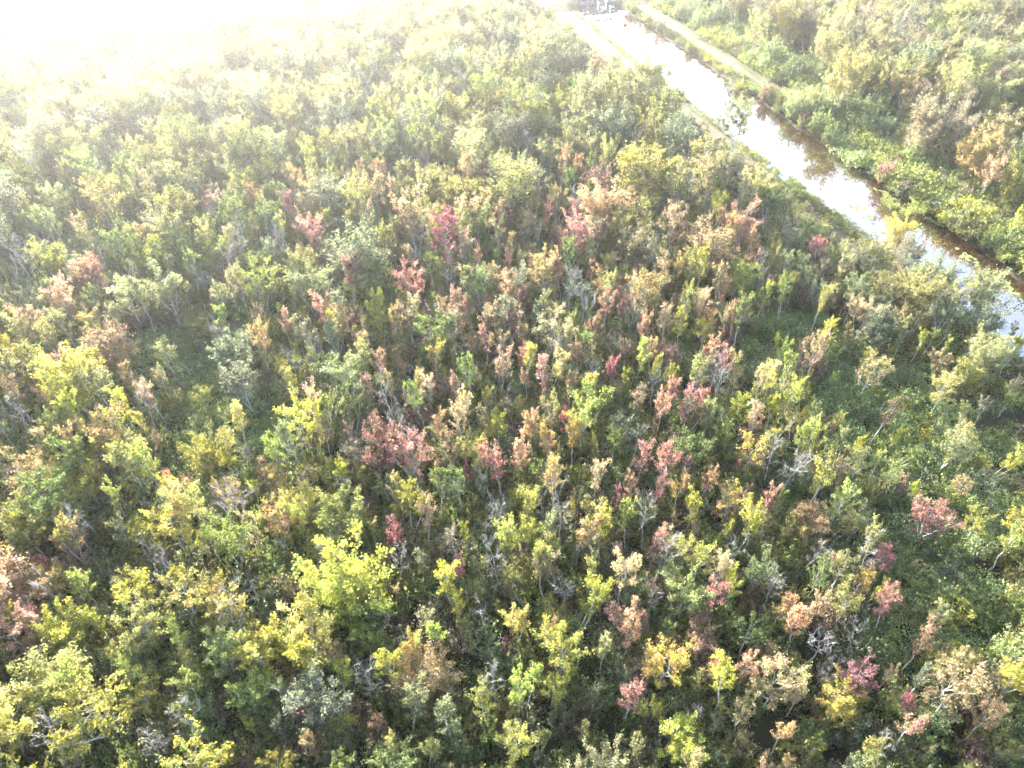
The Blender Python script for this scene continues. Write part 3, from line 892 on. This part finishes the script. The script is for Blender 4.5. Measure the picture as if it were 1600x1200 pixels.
# undergrowth: vine mats over open ground, saplings and scrub filling the gaps under the trees
UG = [('green', .34), ('olive', .24), ('vine', .1), ('grey', .14), ('plum', .08), ('mauve', .1)]
items = []
msrc = [bpy.data.objects.new('vine_source', m) for m in MATS] + [src[where_['shrub', k]] for k in range(6)]
cand = rng.uniform((-BX, 8), (BX, BY), (80000, 2))
cand = cand[in_scope(cand[:, 0], cand[:, 1], 0)]
for x, y in cand:
    c, s = cs(x, y)
    if C_LEFT - .4 < c < C_RIGHT + .4: continue
    if (73.5 < c < 81.6 and s > 118) or (99 < c < 107.5 and s > 138):
        if s > 213 or 77.4 < c < 80.2 or 101.5 < c < 104.8 or rng.uniform() < .3: continue
        k_ = 'olive' if rng.uniform() < .5 else 'lime'
        items.append((x, y, .6, rng.uniform(0, 6.28), .5, .35, int(rng.integers(0, 5)), np.array(TINT[k_][0]), np.array(TINT[k_][1])))
        continue
    if s > 213 and 66 < c < 114: continue
    q = np.hypot(clx[:, 0] - x, clx[:, 1] - y) - clr
    open_ = q.min() < 0
    pr = .8 if open_ else (.9 if y < 58 else (.72 if y < 80 else .5))
    if y > 120: pr *= .6
    if rng.uniform() > pr: continue
    c1 = str(rng.choice([q_[0] for q_ in UG], p=[q_[1] for q_ in UG])) if not open_ else ('vine' if rng.uniform() < .85 else 'green')
    if c > 99 and rng.uniform() < .6: c1 = 'vine'
    br = rng.uniform(1.0, 1.5) if c < 99 else rng.uniform(.8, 1.2)
    ta, tb = np.array(TINT[c1][0]) * br, np.array(TINT[c1][1]) * br
    big = 1.0 if y < 120 else 1.3
    lowbank = c > 64 and c < 84
    if open_ or lowbank or rng.uniform() < .22:
        sc = rng.uniform(.75, 1.35) * (big if not lowbank else .9)
        items.append((x, y, .55, rng.uniform(0, 6.28), sc, sc * (rng.uniform(.7, 1.5) if not open_ else rng.choice([.7, 1.0, 1.3, 1.9])), int(rng.integers(0, 5)), ta, tb))
    else:
        sc = rng.uniform(.55, 1.1) * big
        items.append((x, y, .5, rng.uniform(0, 6.28), sc * .8, sc * rng.uniform(1.0, 1.75), 5 + int(rng.integers(0, 6)), ta, tb))
scatter('undergrowth', msrc, items, 'dark green tangle of vines and saplings covering the forest floor', 'undergrowth')

# ------------------------------------------------------------------ canal end: rock face, white pipes, float line, red marker
M_ROCK = plain('riprap_stone', [(0.3, (.04, .045, .055)), (0.55, (.09, .095, .11)), (0.75, (.15, .15, .16))], 1.3, bump=.5)
M_WHITE = plain('white_paint', [(0.3, (.72, .72, .7)), (0.7, (.82, .82, .8))], 3, rough=.5)
M_RED = plain('red_paint', [(0.3, (.5, .03, .03)), (0.7, (.6, .05, .04))], 3, rough=.5)
rv, rf = [], []
for i in range(620):
    c = rng.uniform(85, 95.5); q = rng.uniform(0, 1)
    x, y = xy(c, S_END - .8 + q * 7)
    p = np.array([x, y, -.1 + 2.1 * q])
    a = rng.uniform(.25, .6)
    base = len(rv)
    for sx, sy, sz in [(1, 0, 0), (-1, 0, 0), (0, 1, 0), (0, -1, 0), (0, 0, 1), (0, 0, -1)]:
        rv.append(p + np.array([sx, sy, sz * .7]) * a * rng.uniform(.7, 1.2) + rng.normal(0, .05, 3))
    rf += [tuple(base + k for k in f) for f in ((0, 2, 4), (2, 1, 4), (1, 3, 4), (3, 0, 4), (2, 0, 5), (1, 2, 5), (3, 1, 5), (0, 3, 5))]
tag(obj('riprap', mesh('riprap', rv, rf), None, M_ROCK), 'grey broken rock facing the embankment at the canal end', 'riprap', kind='stuff')


def lathe(name, prof_, sides=12):
    v, f = [], []
    for r_, z in prof_:
        for j in range(sides):
            a = 2 * math.pi * j / sides
            v.append((r_ * math.cos(a), r_ * math.sin(a), z))
    for i in range(len(prof_) - 1):
        for j in range(sides):
            a, b = i * sides + j, i * sides + (j + 1) % sides
            f.append((a, b, b + sides, a + sides))
    f.append(tuple(range(sides))[::-1]); f.append(tuple((len(prof_) - 1) * sides + j for j in range(sides)))
    return mesh(name, v, f)


pipe_me = lathe('pipe', [(.2, 0), (.2, 2.6), (.2, 2.62)]); pipe_me.materials.append(M_WHITE)
cap_me = lathe('cap', [(.3, 2.6), (.34, 2.7), (.34, 2.95), (.25, 3.05)]); cap_me.materials.append(M_WHITE)
arm_me = lathe('arm', [(.12, 0), (.12, 1.2)]); arm_me.materials.append(M_WHITE)
for i, (u, v, hh, lab) in enumerate([(934, 17, 1.0, 'tall white standpipe at the canal end, first from the forest side'), (941, 18, .62, 'short white standpipe between two tall ones at the canal end'),
                                     (946, 16, 1.1, 'tallest white standpipe in the middle of the canal end'), (953, 18, .75, 'white standpipe with a side arm at the canal end')]):
    p = at(u, v, .3)
    e = bpy.data.objects.new('standpipe', None); col.objects.link(e); e.location = (p[0], p[1], -.4); e.scale = (1, 1, hh)
    tag(e, lab, 'pipe', 'white standpipes at the canal end')
    obj('pipe', pipe_me, e); obj('cap', cap_me, e)
    if i == 3:
        a = obj('side_arm', arm_me, e); a.location = (0, 0, 2.3); a.rotation_euler = (0, R(75), 0)
fl = lathe('float', [(.1, -.12), (.3, -.05), (.36, .08), (.3, .22), (.1, .3)]); fl.materials.append(plain('float_grey', [(0.3, (.12, .13, .14)), (0.7, (.2, .2, .2))], 2))
for i in range(9):
    p = at(918 + i * 6.1, 33.5 - i * .6 + (i - 4) ** 2 * .04, 0)
    o = obj('float', fl); o.location = (p[0], p[1], 0)
    tag(o, ORD[i].strip() and f'{ORD[i]}float from the forest bank in the line across the canal' or 'float closest to the forest bank in the line across the canal', 'float', 'floats in the line across the canal')
p = at(978, 29, .6)
e = bpy.data.objects.new('marker_post', None); col.objects.link(e); e.location = (p[0], p[1], -.2)
tag(e, 'red marker post at the water edge by the float line', 'marker')
obj('post', lathe('post', [(.07, 0), (.07, 1.6)]), e, M_WHITE)
obj('sign_panel', lathe('sign_panel', [(.45, 1.0), (.5, 1.1), (.5, 1.7), (.45, 1.8)], 4), e, M_RED)

# floating lily pads along the shaded edge of the canal
M_PAD = plain('lily_pad', [(0.3, (.12, .16, .05)), (0.7, (.25, .27, .1))], 1.5, rough=.5)
for (u, v, nn, lab) in [(1385, 305, 26, 'pale patch of lily pads at the far water edge'), (1345, 330, 14, 'small patch of lily pads on the bright water'), (1512, 402, 18, 'lily pads in the dark water beside the near trees'),
                        (1560, 440, 34, 'largest patch of lily pads in the dark water'), (1460, 345, 14, 'thin line of lily pads along the far bank')]:
    e = bpy.data.objects.new('lily_patch', None); col.objects.link(e)
    p = at(u, v, 0); e.location = (p[0], p[1], .012)
    tag(e, lab, 'lily pads', 'patches of floating lily pads')
    pm = []
    for q in range(3):
        k = 9; vv = [(0, 0, .01)] + [(.34 * (1 + .1 * math.sin(2 * j + q)) * math.cos(.3 + j * 5.7 / (k - 1)), .34 * math.sin(.3 + j * 5.7 / (k - 1)), .012 + .01 * math.sin(j)) for j in range(k)]
        me_ = mesh('pad', vv, [(0, j, j + 1) for j in range(1, k)]); me_.materials.append(M_PAD); pm.append(me_)
    for j in range(nn):
        o = obj('pad', pm[j % 3], e)
        dc, ds = rng.normal(0, .45), rng.normal(0, 1.3)
        o.location = (CN[0] * dc + CD[0] * ds, CN[1] * dc + CD[1] * ds, .002 * (j % 7)); o.rotation_euler = (0, 0, rng.uniform(0, 6.28))
        f = rng.uniform(.7, 1.3); o.scale = (f, f, 1)

# ------------------------------------------------------------------ sunlit evening haze: one closed box of even, pale air
m, nt, out = new_mat('haze_air')
pv_ = nt.nodes.new('ShaderNodeVolumePrincipled')
pv_.inputs['Color'].default_value = (.86, .9, 1.0, 1)
pv_.inputs['Density'].default_value = 0.00058
pv_.inputs['Anisotropy'].default_value = 0.89
nt.links.new(pv_.outputs[0], out.inputs['Volume'])
b = 1700
hv = [(x, y, z) for z in (-3.0, 63.0) for x, y in ((-b, -b), (b, -b), (b, b), (-b, b))]
h = obj('haze', mesh('haze', hv, [(3, 2, 1, 0), (4, 5, 6, 7), (0, 1, 5, 4), (1, 2, 6, 5), (2, 3, 7, 6), (3, 0, 4, 7)]), None, m)
tag(h, 'pale sunlit evening haze filling the air over the forest', 'haze', kind='stuff')
print('trees', len(trees), 'single', len(single), count, 'mass', len(mass), 'shrubs', len(sh_items), len(sh_mass), 'undergrowth', len(items))
